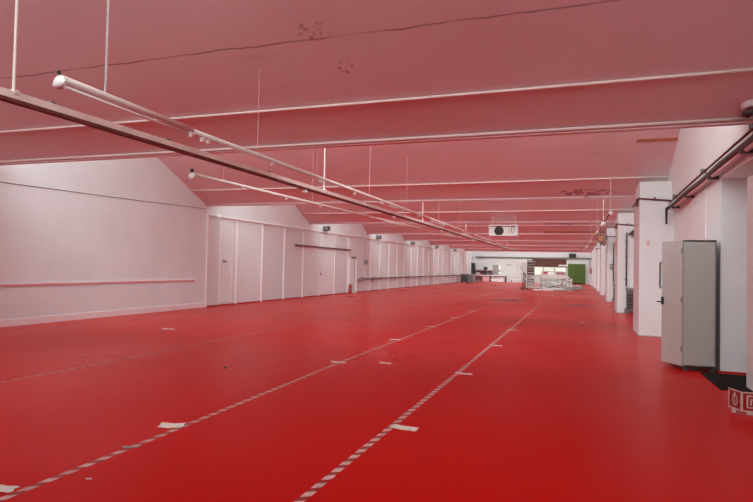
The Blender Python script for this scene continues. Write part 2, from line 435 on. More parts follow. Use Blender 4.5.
for i, (x, y, w_) in enumerate(((-3.48, 8.12, .24), (-3.52, 11.15, .24), (-3.50, 14.05, .24), (-3.49, 16.98, .24), (-3.50, 20.0, .24), (-3.41, 25.5, .3))):
    pad(x, y, w_, 0.09, 0.0, '%s flat white marker along the tape under the rails, past the crumpled paper' % (['first'] + ords)[i], m=M['pale'], group=G2)
pad(-2.80, 8.38, 0.19, 0.10, -0.1, 'white paper marker lying alone between the two striped tapes', m=M['pad'])
pad(-3.38, 3.68, 0.12, 0.04, 0.5, 'small greenish brown tape scrap on the striped tape', m=M['mgrey'])
pad(-8.60, 10.4, 0.30, 0.10, 0.1, 'pale marker on the faint tape near the wall with the ledge', m=M['pale'])
for x, y, l in ((-0.12, 18.65, 'small white scrap on the open floor between the tape and the pillars, farther one'), (0.14, 17.55, 'small white scrap on the open floor before the pillars, nearer one')):
    pad(x, y, 0.12, 0.10, 0.4, l, m=M['pale'], group='white scraps near the pillars')
pad(-3.14, 3.04, 0.03, 0.02, 0.4, 'tiny pale chip on the red floor beside the striped tape', m=M['pale'])
o = tag(MB().box((-4.74, 6.91, 0), (-4.70, 6.95, 0.02), 0.008).rot(Rz(0.4), (-4.72, 6.93, 0)).build('floor_plug', M['dark']), 'small dark plug on the open red floor between the tapes', 'plug')

# ------------------------------------------------------------------ metal cabinet with its door ajar
t = thing('metal_cabinet', 'tall grey metal cabinet with one door ajar, against the right wall', 'cabinet', (1.54, 9.78, 0))
W_, D_, H_ = 0.44, 1.02, 2.01                 # depth along x, width along y, height
b = MB()
b.box((0, 0, .07), (W_, .018, H_), .004); b.box((0, D_ - .018, .07), (W_, D_, H_), .004)
b.box((0, 0, H_ - .03), (W_, D_, H_), .004); b.box((0, 0, .07), (W_, D_, .10), .004); b.box((W_ - .015, 0, .07), (W_, D_, H_))
b.build('body', M['grey'], t)
for x in (0.04, W_ - 0.04):
    for y in (0.04, D_ - 0.04): MB().box((x - .03, y - .03, 0), (x + .03, y + .03, .075), .004).build('foot', M['dark'], t)
for z in (.55, 1.0, 1.5): MB().box((.03, .02, z), (W_ - .02, D_ - .02, z + .02)).build('shelf', M['grey'], t)
d = MB().box((-.022, 0, .075), (0, .50, H_ - .005), .004).build('door', M['grey2'], t, loc=(-.002, .008, 0)); d.rotation_euler = (0, 0, math.radians(27))
hd = MB(); hd.box((-.045, .44, .99), (-.022, .485, 1.11), .006); hd.tube([(-.045, .463, 1.03), (-.075, .463, 1.03)], .010, 10); hd.tube([(-.075, .463, 1.03), (-.078, .50, 1.03), (-.078, .53, 1.03)], .011, 10)
hd.build('door_handle', M['black'], d)
MB().tube([(-.012, .455, .30), (-.012, .455, .9)], .006).build('lock_rod', M['steel'], d)
for z in (.3, 1.05, 1.8): MB().tube([(-.028, .004, z), (-.028, .004, z + .08)], .008, 8).build('hinge', M['dgrey'], d)
d2 = MB().box((-.022, -.50, .075), (0, 0, H_ - .005), .004).build('door', M['grey2'], t, loc=(-.002, D_ - .008, 0)); d2.rotation_euler = (0, 0, math.radians(-24))
h2 = MB().tube([(-.02, -.485, 1.24), (-.06, -.49, 1.26), (-.06, -.49, 1.66), (-.02, -.485, 1.68)], .014, 8)
h2.build('pull_handle', M['dgrey'], d2)

tag(MB().box((1.76, 8.44, 0), (2.74, 9.74, 0.012), 0.004).build('floor_mat', M['mat']), 'black rubber mat on the floor of the doorway recess beside the cabinet', 'mat')

# ------------------------------------------------------------------ fire equipment sign on the floor
t = thing('fire_sign', 'folded red fire equipment sign with white pictograms standing on the floor', 'sign', (1.668, 7.06, 0))
def sign_panel(u, name, kind):
    """upright plate from the fold along the unit vector u"""
    L_, z0, z1 = 0.215, 0.035, 0.245
    u = Vector((*u, 0)).normalized(); nrm = Vector((u.y, -u.x, 0))
    if nrm.y > 0 or nrm.x > 0.8: nrm = -nrm
    P_ = lambda a, z, d=0.0: u * a + Vector((0, 0, z)) + nrm * d
    pl = MB().prism([P_(0, z0), P_(L_, z0), P_(L_, z1), P_(0, z1)], nrm * -0.004).build(name, M['signred'], t)
    bd = MB(); e = 0.014
    for a0, a1, c0, c1 in ((0, L_, z1 - e, z1), (0, L_, z0, z0 + e), (0, e, z0, z1), (L_ - e, L_, z0, z1)):
        bd.prism([P_(a0, c0, .001), P_(a1, c0, .001), P_(a1, c1, .001), P_(a0, c1, .001)], nrm * .0012)
    bd.build('border', M['signw'], pl)
    pk = MB()
    q = lambda a, z: P_(L_ * (a if kind else a), z0 + (z1 - z0) * z, .001)
    def stroke(ps, w_):
        for (a, z), (b_, c) in zip(ps, ps[1:]):
            dd = Vector((b_ - a, c - z)); dd.normalize(); o_ = Vector((-dd.y, dd.x)) * w_ / 2; ex = dd * w_ * .4
            pk.prism([q(a + o_.x - ex.x, z + o_.y - ex.y), q(b_ + o_.x + ex.x, c + o_.y + ex.y), q(b_ - o_.x + ex.x, c - o_.y + ex.y), q(a - o_.x - ex.x, z - o_.y - ex.y)], nrm * .0012)
    if kind == 'flame':
        stroke([(.50, .20), (.34, .30), (.30, .50), (.40, .68), (.50, .84), (.62, .66), (.68, .46), (.62, .28), (.50, .20)], .075)
        stroke([(.50, .84), (.54, .55), (.47, .34)], .05)
    else:
        stroke([(.26, .22), (.26, .80), (.44, .80)], .075)
        stroke([(.26, .22), (.58, .22), (.70, .34), (.70, .52), (.58, .62), (.42, .62), (.42, .36)], .075)
        stroke([(.50, .78), (.66, .88)], .06)
    pk.build('pictogram', M['signw'], pl)
sign_panel((-.34, .94), 'flame_panel', 'flame')
sign_panel((1, .03), 'hose_panel', 'hose')
MB().box((-.06, .05, 0), (-.03, .11, .034), .004).rot(Rz(.1)).build('foot_bracket', M['signw'], t)
MB().box((.05, -.002, 0), (.17, .03, .034), .004).build('foot_bracket', M['signw'], t)

# ------------------------------------------------------------------ hanging rails and lights
def lerp(a, b, s): return Vector(a) + (Vector(b) - Vector(a)) * s
RL0, RL1 = Vector((-4.99, 1.5, 3.0)), Vector((-4.82, 46.0, 3.0))
def on(a, b, y): return lerp(a, b, (y - a.y) / (b.y - a.y))
t = thing('busbar_rail', 'thick cream rail with dark rusty underside hung from white rods along the hall', 'rail')
b = MB(); u = RL0; v = RL1
b.prism([u + Vector((-.035, 0, -.015)), u + Vector((.035, 0, -.015)), u + Vector((.035, 0, .055)), u + Vector((-.035, 0, .055))], v - u)
b.build('rail_body', M['railtop'], t)
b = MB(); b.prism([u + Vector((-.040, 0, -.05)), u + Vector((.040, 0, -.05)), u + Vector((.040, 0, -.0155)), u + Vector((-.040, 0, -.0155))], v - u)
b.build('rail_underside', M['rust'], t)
for y in (3.79, 10.6, 18.4, 26.05, 33.5, 42.0):
    p = on(RL0, RL1, y)
    zc = slope_z(y)
    rd = MB().tube([p + Vector((0, 0, .05)), (p.x, p.y, zc + .02)], .014, 10).build('hanger_rod', M['cream'], t)
    MB().box(p + Vector((-.045, -.03, .03)), p + Vector((.045, .03, .075)), .006).build('clamp', M['cream'], rd)
for y in (4.2, 5.9, 8.4, 13.1, 16.2):
    p = on(RL0, RL1, y); MB().box(p + Vector((-.02, -.03, .05)), p + Vector((.02, .03, .085)), .006).build('joint_clip', M['dgrey'], t)
p = on(RL0, RL1, 3.42)
b = MB().box(p + Vector((-.05, -.07, -.17)), p + Vector((.05, .07, -.05)), .015); b.build('feed_box', M['dgrey'], t)
for i, y in enumerate((9.75, 15.3, 21.2, 28.0)):
    p = on(RL0, RL1, y)
    s_ = MB().tube([p + Vector((0, 0, -.05)), p + Vector((0, 0, -.08)), p + Vector((0, 0, -.11)), p + Vector((0, 0, -.125))], [.02, .05, .045, .015], 14).build('lamp_holder', M['white'], t, smooth=True)

# nearest batten light: body, tube, lampholders and end cap
ML0, ML1 = Vector((-4.05, 3.48, 3.0)), Vector((-4.14, 5.30, 2.99)); ML2 = Vector((-4.40, 47.0, 3.0))
t = thing('fluorescent_light', 'white batten light with bare tube and end cap, hanging from a chain at the front', 'light', ML0)
d_ = ML1 - ML0; L_ = d_.length; ang = math.atan2(d_.y, d_.x) - PI / 2
def batten(t, L_, tubed=True, dz=0):
    b = MB().tube([(0, 0, 0), (0, L_, dz)], .032, 12); b.build('batten_body', M['cream'], t, smooth=True)
    if tubed:
        MB().tube([(0, .05, -.058), (0, L_ - .06, -.058 + dz)], .013, 12).build('tube', M['tube'], t, smooth=True)
        for y in (.02, L_ - .05):
            MB().box((-.018, y, -.085), (.018, y + .03, -.01), .006).build('lampholder', M['white'], t)
t.rotation_euler = (0, 0, ang)
batten(t, L_)
MB().tube([(0, -.005, -.035), (0, -.012, -.035), (0, -.03, -.02), (0, -.045, -.02)], [.06, .058, .03, .005], 16).build('end_cap', M['white'], t, smooth=True)
MB().box((-.012, -.03, .03), (.012, .0, .055), .004).build('cable_gland', M['black'], t)
def chain(p, z1, parent):
    b = MB(); z = p.z; i = 0; r = .0035
    while z < z1:
        pts = []
        for k in range(9):
            a = 2 * PI * k / 8
            x_ = .009 * math.cos(a); z_ = .022 * math.sin(a)
            pts.append((p.x + (x_ if i % 2 else 0), p.y + (0 if i % 2 else x_), z + .02 + z_))
        b.tube(pts, r, 5, caps=False); z += .036; i += 1
    return b.build('chain', M['steel'], parent)
chain(Vector((0, .50, .03)), slope_z(3.48 + .50) - 3.0 + .02, t)

# the rest of that line: bare trunking with lampholders
t = thing('light_track', 'long cream light track continuing behind the batten light, its tubes missing', 'light track', (0, 0, 0))
b = MB().tube([ML1 + Vector((0, .04, 0)), lerp(ML1, ML2, .5) + Vector((0, 0, -.01)), ML2], .030, 10); b.build('track_body', M['cream'], t, smooth=True)
y = 5.5; i = 0
while y < 40:
    p = on(ML1, ML2, y)
    MB().box(p + Vector((-.022, -.03, -.085)), p + Vector((.022, .03, -.02)), .008).build('lampholder', M['cream'], t)
    if i % 2 == 0: MB().box(p + Vector((-.018, .08, -.085)), p + Vector((.018, .13, -.02)), .008).build('lampholder', M['cream'], t)
    y += 1.62; i += 1
for y in (6.7, 8.6, 11.2, 14.0, 17.7, 21.3, 25.0, 29.0, 33.0, 38.0):
    p = on(ML1, ML2, y); MB().tube([p, (p.x, p.y, slope_z(y) + .005)], .004, 6).build('hanger_wire', M['ledge'], t)
for a, bb in ((12.6, 14.1), (17.6, 19.1), (27, 28.5)):
    pa, pb = on(ML1, ML2, a), on(ML1, ML2, bb); MB().tube([pa + Vector((0, 0, -.055)), pb + Vector((0, 0, -.055))], .013, 8).build('tube', M['tube'], t, smooth=True)

NL0, NL1 = Vector((-6.18, 7.94, 3.0)), Vector((-5.30, 30.0, 3.0))
t = thing('light_track', 'thin cream light track hung lowest towards the white wall, white cap at its near end', 'light track')
MB().tube([NL0, lerp(NL0, NL1, .4) + Vector((0, 0, -.02)), NL1], .030, 10).build('track_body', M['cream'], t, smooth=True)
MB().tube([NL0 + Vector((0, .03, -.03)), NL0 + Vector((0, -.01, -.03)), NL0 + Vector((0, -.035, -.01))], [.065, .062, .012], 14).build('end_cap', M['white'], t, smooth=True)
MB().box(NL0 + Vector((-.02, -.03, .03)), NL0 + Vector((.02, .03, .09)), .006).build('cable_gland', M['dark'], t)
for i in range(11):
    p = on(NL0, NL1, 9.4 + i * 1.62); MB().box(p + Vector((-.018, -.03, -.075)), p + Vector((.018, .03, -.02)), .006).build('lampholder', M['white'] if i % 3 else M['cream'], t)
for y in (8.8, 12.2, 15.5, 18.9, 22.6, 27.0):
    p = on(NL0, NL1, y); MB().tube([p, (p.x, p.y, slope_z(y) + .005)], .004, 6).build('hanger_wire', M['ledge'], t)
for a, bb in ((17.0, 20.5), (24, 27.0)):
    pa, pb = on(NL0, NL1, a), on(NL0, NL1, bb); MB().tube([pa + Vector((0, 0, -.05)), pb + Vector((0, 0, -.05))], .016, 8).build('tube', M['tube'], t, smooth=True)

# rail beside the pillars
QL0, QL1 = Vector((.755, 14.87, 3.0)), Vector((.40, 46.0, 3.0))
t = thing('light_track', 'slim rail with small white lamps hanging beside the pillars', 'light track')
MB().tube([QL0, QL1], .022, 8).build('track_body', M['cream'], t, smooth=True)
MB().tube([on(QL0, QL1, 15.0) + Vector((0, 0, -.035)), on(QL0, QL1, 17.9) + Vector((0, 0, -.035))], .020, 8).build('cable_duct', M['brownpipe'], t, smooth=True)
for y in (14.95, 18.1, 18.6, 22.2, 22.8, 29.2, 36.0):
    p = on(QL0, QL1, y); MB().tube([p + Vector((0, 0, -.02)), p + Vector((0, 0, -.05)), p + Vector((0, 0, -.10)), p + Vector((0, 0, -.12))], [.02, .05, .05, .02], 12).build('lamp', M['white'], t, smooth=True)
for y in (15.1, 18.3, 22.5, 29.0, 36.2, 44):
    p = on(QL0, QL1, y); MB().tube([p, (p.x, p.y, slope_z(y) + .005)], .008, 6).build('hanger_rod', M['cream'], t)

# unit heater under the third gutter
t = thing('air_heater', 'white box air heater with a round black fan, hung under the ceiling', 'heater', (-2.83, 23.05, 2.84))
b = MB(); b.box((-.56, 0, 0), (.56, .42, .03), .004); b.box((-.56, 0, .40), (.56, .42, .44), .004)
b.box((-.56, 0, 0), (-.53, .42, .44), .004); b.box((.50, 0, -.02), (.56, .42, .46), .004); b.box((-.54, .06, .02), (.52, .42, .42), .004)
b.build('housing', M['white'], t)
MB().box((-.52, .0, .375), (.45, .055, .40)).build('louvre_and_shade', M['rust'], t)  # dark strip coloured in as the shadow beneath the housing's top edge
fn = MB().tube([(-.17, .06, .20), (-.17, .01, .20)], .185, 28).build('fan_grille', M['black'], t)
b = MB()
for a in range(6):
    c_ = math.cos(a * PI / 3); s_ = math.sin(a * PI / 3)
    b.prism([(-.17 + .02 * s_, .006, .20 - .02 * c_), (-.17 + .16 * c_ + .03 * s_, .0, .20 + .16 * s_ - .03 * c_), (-.17 + .17 * c_ - .03 * s_, .006, .20 + .17 * s_ + .03 * c_)], (0, .004, 0))
b.build('fan_blades', M['black'], fn)
MB().tube([(-.17, .012, .20), (-.17, -.01, .20)], .035, 14).build('fan_hub', M['black'], fn)
b = MB().tube([(.33, .05, .36), (.33, .03, .16), (.36, .03, .12), (.42, .03, .14), (.44, .03, .36)], .012, 8); b.build('feed_pipe', M['dgrey'], t)
MB().box((.18, .04, .06), (.30, .062, .34), .004).build('access_panel', M['pale'], t)
for x in (-.45, .45): MB().tube([(x, .25, .43), (x, .25, slope_z(23.3) - 2.84 + .02)], .012, 8).build('hanger_rod', M['cream'], t)

# wooden strip fixed to the second ceiling bay
zz_ = lambda y: slope_z(y) - .012
o = tag(MB().prism([(1.22, 13.80, zz_(13.80)), (XR + .02, 13.80, zz_(13.80)), (XR + .02, 13.90, zz_(13.90)), (1.22, 13.90, zz_(13.90))], (0, .008, .016)).build('wooden_strip', M['wood']), 'ochre wooden strip fixed to the ceiling above the first pillar', 'wood strip')
o = tag(MB().prism([(-1.7, 31.2, slope_z(31.2) - .02), (1.25, 31.2, slope_z(31.2) - .02), (1.25, 31.36, slope_z(31.36) - .02), (-1.7, 31.36, slope_z(31.36) - .02)], (0, .004, .012)).build('wooden_strip', M['wood']), 'long rusty brown strip across the ceiling beyond the air heater', 'wood strip')

# ------------------------------------------------------------------ left wall fittings
t = thing('wall_pipe', 'thin pale pipe running along the top of the panelled wall', 'pipe')
MB().tube([(XL + .05, 16.05, 3.11), (XL + .05, 31.0, 3.14), (XL + .05, 50, 3.2), (XL + .05, 66, 3.25)], .028, 8).build('pipe', M['cream'], t, smooth=True)
for i in range(14): MB().box((XL - .02, 16.2 + i * 3.55 - .02, 3.06), (XL + .085, 16.2 + i * 3.55 + .02, 3.16), .006).build('pipe_clip', M['white'], t)
MB().tube([(XL + .05, 16.6, 3.16), (XL + .10, 16.6, 3.10), (XL + .10, 16.6, 3.05)], [.03, .05, .02], 10).build('lamp', M['white'], t, smooth=True)
o = tag(MB().tube([(XL + .006, 4.0, 3.06), (XL + .006, 8.75, 3.15), (XL + .006, 12.5, 3.22), (XL + .006, 15.95, 3.31)], .008, 6).build('wall_cable', M['cable']), 'thin grey cable slanting along the smooth white wall above the ledge', 'cable')
t = thing('wall_bar', 'dark horizontal bar fixed across the panelled wall before the door', 'bar', (XL + .06, 22.3, 2.37))
MB().box((-.03, 0, -.035), (.03, 6.5, .035), .008).build('bar', M['brownpipe'], t)
for y in (.3, 2.2, 4.2, 6.2): MB().box((-.08, y - .03, -.03), (-.025, y + .03, .03)).build('bracket', M['dgrey'], t)
# door in the left wall
dr = struct(MB().box((XL - .02, 28.78, 0), (XL + .012, 29.72, 2.02), .004).build('door_1', M['wall']))
fr = MB()
for y in (28.70, 29.72): fr.box((XL - .02, y, 0), (XL + .04, y + .08, 2.10), .005)
fr.box((XL - .02, 28.70, 2.02), (XL + .04, 29.80, 2.10), .005); fr.build('door_frame', M['trim'], dr)
MB().box((XL + .012, 29.0, 1.93), (XL + .09, 29.6, 2.0), .006).build('door_closer', M['dgrey'], dr)
MB().box((XL + .012, 29.44, .1), (XL + .02, 29.47, 1.9)).build('door_gap', M['dgrey'], dr)
h_ = MB(); h_.tube([(XL + .01, 28.86, 1.03), (XL + .06, 28.86, 1.03), (XL + .06, 28.98, 1.03)], .01, 8); h_.build('door_handle', M['steel'], dr)
dr = struct(MB().box((XL - .02, 16.85, .12), (XL + .006, 17.55, 3.0), .003).build('door_2', M['wall']))
MB().box((XL, 16.97, 1.55), (XL + .06, 17.17, 1.60), .008).build('door_handle', M['dgrey'], dr)
for y in (16.82, 17.55): MB().box((XL - .02, y, 0.05), (XL + .012, y + .03, 3.03)).build('door_edge', M['trim'], dr)
dr = struct(MB().box((XL - .02, 24.92, .05), (XL + .004, 26.6, 3.0), .003).build('door_3', M['wall']))
MB().box((XL, 24.98, 1.02), (XL + .05, 25.06, 1.14), .008).build('door_handle', M['dgrey'], dr)

def extinguisher(loc, label, s=1.0):
    t = thing('fire_extinguisher', label, 'fire extinguisher', loc)
    MB().tube([(0, 0, 0), (0, 0, .02), (0, 0, .40), (0, 0, .46), (0, 0, .49)], [.07, .085, .085, .06, .03], 18).build('cylinder', M['red'], t, smooth=True)
    MB().box((-.02, -.05, .49), (.02, .05, .54), .008).build('valve', M['black'], t)
    MB().tube([(0, .04, .51), (.04, .10, .42), (.05, .10, .15)], .012, 8).build('hose', M['black'], t, smooth=True)
    MB().tube([(0, 0, .15), (0, 0, .29)], .087, 18).build('paper_band', M['maroon'], t)
    return t
extinguisher((XL + .13, 28.66, 0), 'red fire extinguisher standing on the floor beside the panelled-wall door')
t = thing('control_box', 'small grey control box on the wall beside the door', 'box', (XL + .02, 31.15, 1.60))
MB().box((-.03, -.14, 0), (.10, .14, .30), .012).build('casing', M['mgrey'], t)
MB().box((.10, -.09, .06), (.112, .09, .24), .004).build('cover', M['brownpipe'], t)
MB().tube([(.03, 0, .30), (.03, 0, 1.50)], .012, 8).build('feed_pipe', M['ledge'], t)
MB().tube([(.03, 0, 0), (.03, 0, -.75)], .012, 8).build('feed_pipe', M['trim'], t)
t = thing('heating_pipe', 'long grey heating pipe running low along the panelled wall', 'pipe', (XL + .14, 30.1, .77))
MB().tube([(0, 0, 0), (0, 31.2, 0)], .045, 10).build('pipe', M['brownpipe'], t, smooth=True)
MB().tube([(-.05, -.25, 0), (.02, -.1, 0), (.02, .25, 0)], [.05, .10, .10], 12).build('valve', M['mgrey'], t, smooth=True)
MB().tube([(.0, 2.2, 0), (.0, 2.5, 0)], .11, 12).build('flange', M['mgrey'], t)
for i in range(9): MB().box((-.15, 3.6 + i * 3.2, -.06), (.05, 3.68 + i * 3.2, .06), .01).build('bracket', M['mgrey'], t)
nth = ['first', 'second', 'third', 'fourth', 'fifth', 'sixth']
for i in range(5):
    y = V0 + P * (i + 2) + 1.72
    t = thing('ventilator', 'small dark wall ventilator high on the panelled wall, %s bay from the front' % nth[i], 'ventilator', (XL, y, 3.30), group='dark ventilators high on the panelled wall')
    b = MB().box((-.02, -.17, -.10), (.26, .17, .13), .02); b.build('casing', M['dgrey'], t)
    for k in range(3): MB().box((.26, -.13, -.06 + k * .06), (.275, .13, -.03 + k * .06), .004).build('slat', M['dark'], t)

# ------------------------------------------------------------------ right wall fittings
t = thing('wall_conduit', 'dark thin pipe running along the lintel above the cabinet', 'pipe')
MB().tube([(1.99, -1, 3.36), (1.99, 8.0, 3.27), (1.99, 11.5, 3.20), (1.99, 14.60, 3.12)], .018, 8).build('pipe', M['rust'], t, smooth=True)
for y in (5, 8.0, 10.9, 13.9): MB().box((1.96, y - .02, 3.14 + (14 - y) * .02), (XR + .01, y + .02, 3.22 + (14 - y) * .02), .004).build('clip', M['dgrey'], t)
t = thing('corrugated_hose', 'thick dark corrugated hose clipped to the lintel beneath the thin pipe', 'hose')
pts = []; rr = []; y = 2.0; i = 0
while y < 14.2:
    pts.append((1.965, y, 3.12 - (y - 8) * .022 + .012 * math.sin(y * 2.2))); rr.append(.056 if i % 2 else .036); y += .05; i += 1
b = MB().tube(pts, rr, 12); b.build('hose', M['cable'], t, smooth=True)
MB().tube([(1.965, 2, 3.185), (1.965, 8, 3.055), (1.965, 14.2, 2.93)], .028, 8).build('cable', M['ledge'], t, smooth=True)
MB().tube([(1.95, 14.1, 2.99), (1.92, 14.45, 2.97), (1.92, 14.5, 2.9), (1.92, 14.52, 2.62)], [.04, .035, .03, .02], 10).build('hose_end', M['dark'], t, smooth=True)
for y in (4.5, 8.15, 10.0, 12.0, 13.6):
    z = 3.12 - (y - 8) * .022
    MB().box((1.90, y - .03, z - .11), (XR + .01, y + .03, z - .06), .006).build('bracket', M['dark'], t)
# white rain pipe bend at the first gutter
t = thing('drain_pipe', 'white rounded drain pipe bend below the ceiling at the right edge', 'pipe', (1.95, 8.0, 3.69))
MB().tube([(.12, .25, .22), (.02, .10, .20), (-.01, 0, .10), (0, -.02, -.04), (.02, -.03, -.16)], [.10, .125, .14, .13, .09], 18).build('bend', M['white'], t, smooth=True)
MB().tube([(.02, -.03, -.16), (.0, -.03, -.22), (-.02, -.0, -.26)], [.05, .045, .03], 12).build('bracket', M['rust'], t, smooth=True)
MB().box((-.06, -.10, -.24), (.06, .04, -.20), .006).build('clamp', M['dark'], t)

plab = ['first pillar beside the cabinet', 'second pillar from the cabinet', 'third pillar from the cabinet', 'fourth pillar from the cabinet', 'fifth pillar from the cabinet', 'sixth pillar from the cabinet', 'seventh pillar from the cabinet']
for k, y in enumerate(pillar_y[:5]):
    t = thing('conduit_loop', 'dark pipe wrapped round the top of the %s' % plab[k], 'pipe', (1.37, y, 3.22), group='dark pipes round the pillars')
    MB().tube([(.66, -.03, -.04), (.0, -.03, .02), (-.03, -.02, .02), (-.035, .03, .02), (-.035, .55, -.02), (-.035, 1.4, -.02)], .020, 8).build('pipe', M['rust'], t, smooth=True)
    MB().box((-.06, .25, -.14), (0, .33, .04), .006).build('clip', M['brownpipe'], t)
    MB().box((.30, -.045, -.03), (.34, .01, .05), .004).build('clip', M['dgrey'], t)
tag(MB().box((1.53, 14.63, 2.14), (1.58, 14.665, 2.24), .006).build('wall_switch', M['ledge']), 'small pinkish switch on the face of the first pillar beside the cabinet', 'switch')
for k in (1, 2, 3):
    y = pillar_y[k]
    g = 'fittings on the pillar faces'
    tag(MB().prism([(1.72, y, 2.86), (1.98, y, 2.78), (1.98, y, 3.02), (1.86, y, 3.02)], (0, -.22, 0)).build('lamp_hood', M['dark']), 'dark wedge-shaped hood high on the face of the %s' % plab[k], 'hood', g)
    t = thing('standpipe', 'dark vertical pipe on the face of the %s' % plab[k], 'pipe', (1.665, y - .04, 0), group=g)
    MB().tube([(.025, 0, 2.93), (.01, 0, 2.90), (0, 0, 2.84), (0, 0, .98)], .028, 10).build('pipe', M['dgrey'], t, smooth=True)
    for z in (1.2, 2.0, 2.6): MB().box((-.04, -.03, z), (.04, .045, z + .04), .005).build('clip', M['dgrey'], t)
    t = thing('fan_heater', 'dark grey heater box low on the face of the %s' % plab[k], 'heater', (1.81, y, .06), group=g)
    MB().box((-.14, -.20, .02), (.15, 0, .78), .015).build('casing', M['dgrey'], t)
    for z in range(5): MB().box((-.11, -.212, .12 + z * .11), (.12, -.20, .19 + z * .11), .004).build('louvre_and_shade', M['dark'], t)
    b = MB().tube([(-.17, -.13, .83), (-.10, -.14, .83), (.10, -.14, .83), (.15, -.12, .86)], .05, 10); b.build('connecting_pipe', M['mgrey'], t, smooth=True)
    MB().tube([(-.18, -.05, -.06), (-.18, -.05, .10), (.0, -.05, .10)], .02, 8).build('drain', M['dgrey'], t)
t = thing('meter_box', 'small dark box beside the standpipe on the third pillar', 'box', (1.60, pillar_y[2], 1.62))
MB().box((-.10, -.14, 0), (.02, 0, .24), .01).build('casing', M['dgrey'], t); MB().box((-.08, -.15, .06), (0, -.14, .2), .004).build('dial', M['pgrey'], t)
t = thing('duct_heater', 'rusty brown heater hood hung beside the third pillar below the ceiling', 'heater', (1.04, 29.45, 2.95))
MB().prism([(-.18, 0, .10), (.18, 0, -.22), (.26, 0, -.12), (.14, 0, .34), (-.14, 0, .34)], (0, .6, 0)).build('hood', M['brownpipe'], t)
MB().box((-.12, -.02, .02), (.12, 0, .26), .01).build('front', M['wood'], t)
MB().tube([(0, .3, .32), (0, .3, slope_z(30.0) - 2.95)], .02, 8).build('hanger_rod', M['dgrey'], t)

# ------------------------------------------------------------------ far wall
YW = YF
t = thing('wall_pipe', 'thick grey green pipe running across the whole far wall', 'pipe', (0, YW - .16, 2.90))
MB().tube([(XL + .3, 0, 0), (XR - .5, 0, 0)], .075, 10).build('pipe', M['gpipe'], t, smooth=True)
MB().tube([(XL + .6, 0, 0), (XL + .95, 0, 0)], .13, 12).build('valve', M['gpipe'], t)
for i in range(7): MB().box((XL + 1.2 + i * 1.9, -.10, -.10), (XL + 1.28 + i * 1.9, .16, .10), .01).build('bracket', M['mgrey'], t)
t = thing('vent_box', 'black vent box on the far wall above the pipe and the green cupboard', 'vent', (-.92, YW, 3.02))
MB().box((0, -.35, 0), (.74, 0, .42), .015).build('casing', M['black'], t)
for k in range(4): MB().box((.05, -.37, .05 + k * .09), (.69, -.35, .09 + k * .09), .005).build('slat', M['dark'], t)
# hatch: frame, brown roller shutter half down, lit room behind
hw = struct(MB().box((HX0 - .05, YW - .20, HZ0 - .06), (HX1 + .05, YW + .2, HZ0), .01).build('window_hatch', M['trim']))
fr = MB()
for x in (HX0 - .06, HX0 + 1.22, HX0 + 2.46, HX1 - .02): fr.box((x, YW - .02, HZ0), (x + .08, YW + .06, HZ1))
fr.build('window_frame', M['brownpipe'], hw)
MB().box((HX0, YW + .10, HZ0), (HX1, YW + .108, HZ1)).build('pane', M['pane'], hw)
struct(MB().box((HX0 - .1, YW + 1.2, .6), (HX1 + .1, YW + 1.25, 3.2)).build('window_backroom', M['lit']))
struct(MB().box((HX0 - .1, YW + .2, .55), (HX1 + .1, YW + 1.25, .6)).build('window_backroom_sill', M['far']))
t = thing('roller_shutter', 'dark brown roller shutter half lowered in the far wall hatch', 'shutter', (HX0, YW - .05, 0))
b = MB()
for k in range(8): b.box((0, -.02 - .012 * (k % 2), 1.85 + k * .1), (HX1 - HX0, .02, 1.962 + k * .1), .006)
b.build('curtain', M['brown'], t)
MB().box((-.05, -.06, 2.64), (HX1 - HX0 + .05, .05, 2.76), .01).build('shutter_box', M['brown'], t)
MB().box((0, -.03, 1.82), (HX1 - HX0, .03, 1.86), .006).build('bottom_bar', M['pale'], t)
tag(MB().box((-2.05, YW - .30, 1.98), (-1.05, YW - .10, 2.14), .02).build('tube_lamp', M['white']), 'white tube lamp in front of the brown shutter beside the green cupboard', 'lamp')
for x, z0, l in ((-3.9, 1.0, 'maroon board leaning in the middle of the hatch sill'), (-2.3, 1.0, 'maroon board leaning at the end of the hatch sill by the green cupboard')):
    tag(MB().box((x, YW - .16, z0), (x + .95, YW - .05, z0 + .36), .01).build('board', M['maroon']), l, 'board')
# green cupboard
t = thing('green_cupboard', 'wide bright green metal cupboard against the far wall', 'cupboard', (-1.02, YW - .62, 0))
MB().box((0, .02, .12), (1.84, .6, 2.26), .015).build('body', M['green'], t)
for x0, x1 in ((.01, .915), (.925, 1.83)):
    d = MB().box((x0, -.005, .14), (x1, .02, 2.24), .006).build('door', M['green'], t)
    MB().box((x1 - .08 if x0 < .5 else x0 + .04, -.03, 1.1), (x1 - .04 if x0 < .5 else x0 + .08, -.005, 1.25), .005).build('door_handle', M['dark'], d)
for x in (.08, 1.76): MB().box((x - .05, .05, 0), (x + .05, .55, .12)).build('foot', M['dark'], t)
tag(MB().box((-.90, YW - .5, 2.262), (-.72, YW - .3, 2.38), .015).build('small_box', M['mgrey']), 'small grey box lying on top of the green cupboard', 'box')
tag(MB().box((1.15, YW - .03, 1.15), (1.50, YW, 1.75), .004).build('notice', M['pgrey']), 'grey notice on the far wall between the green cupboard and the red box', 'notice')
o = tag(MB().tube([(1.3, YW - .05, 1.76), (1.3, YW - .05, 2.8)], .035, 8).build('wall_pipe', M['mgrey']), 'thin grey upright pipe above the notice on the far wall', 'pipe')
t = thing('alarm_box', 'small red alarm box on the side of the last pillar by the far wall', 'alarm', (1.37, 61.6, 1.25))
MB().box((-.14, 0, 0), (0, .34, .55), .02).build('casing', M['red'], t); MB().box((-.155, .08, .2), (-.14, .26, .38), .004).build('glass', M['white'], t)
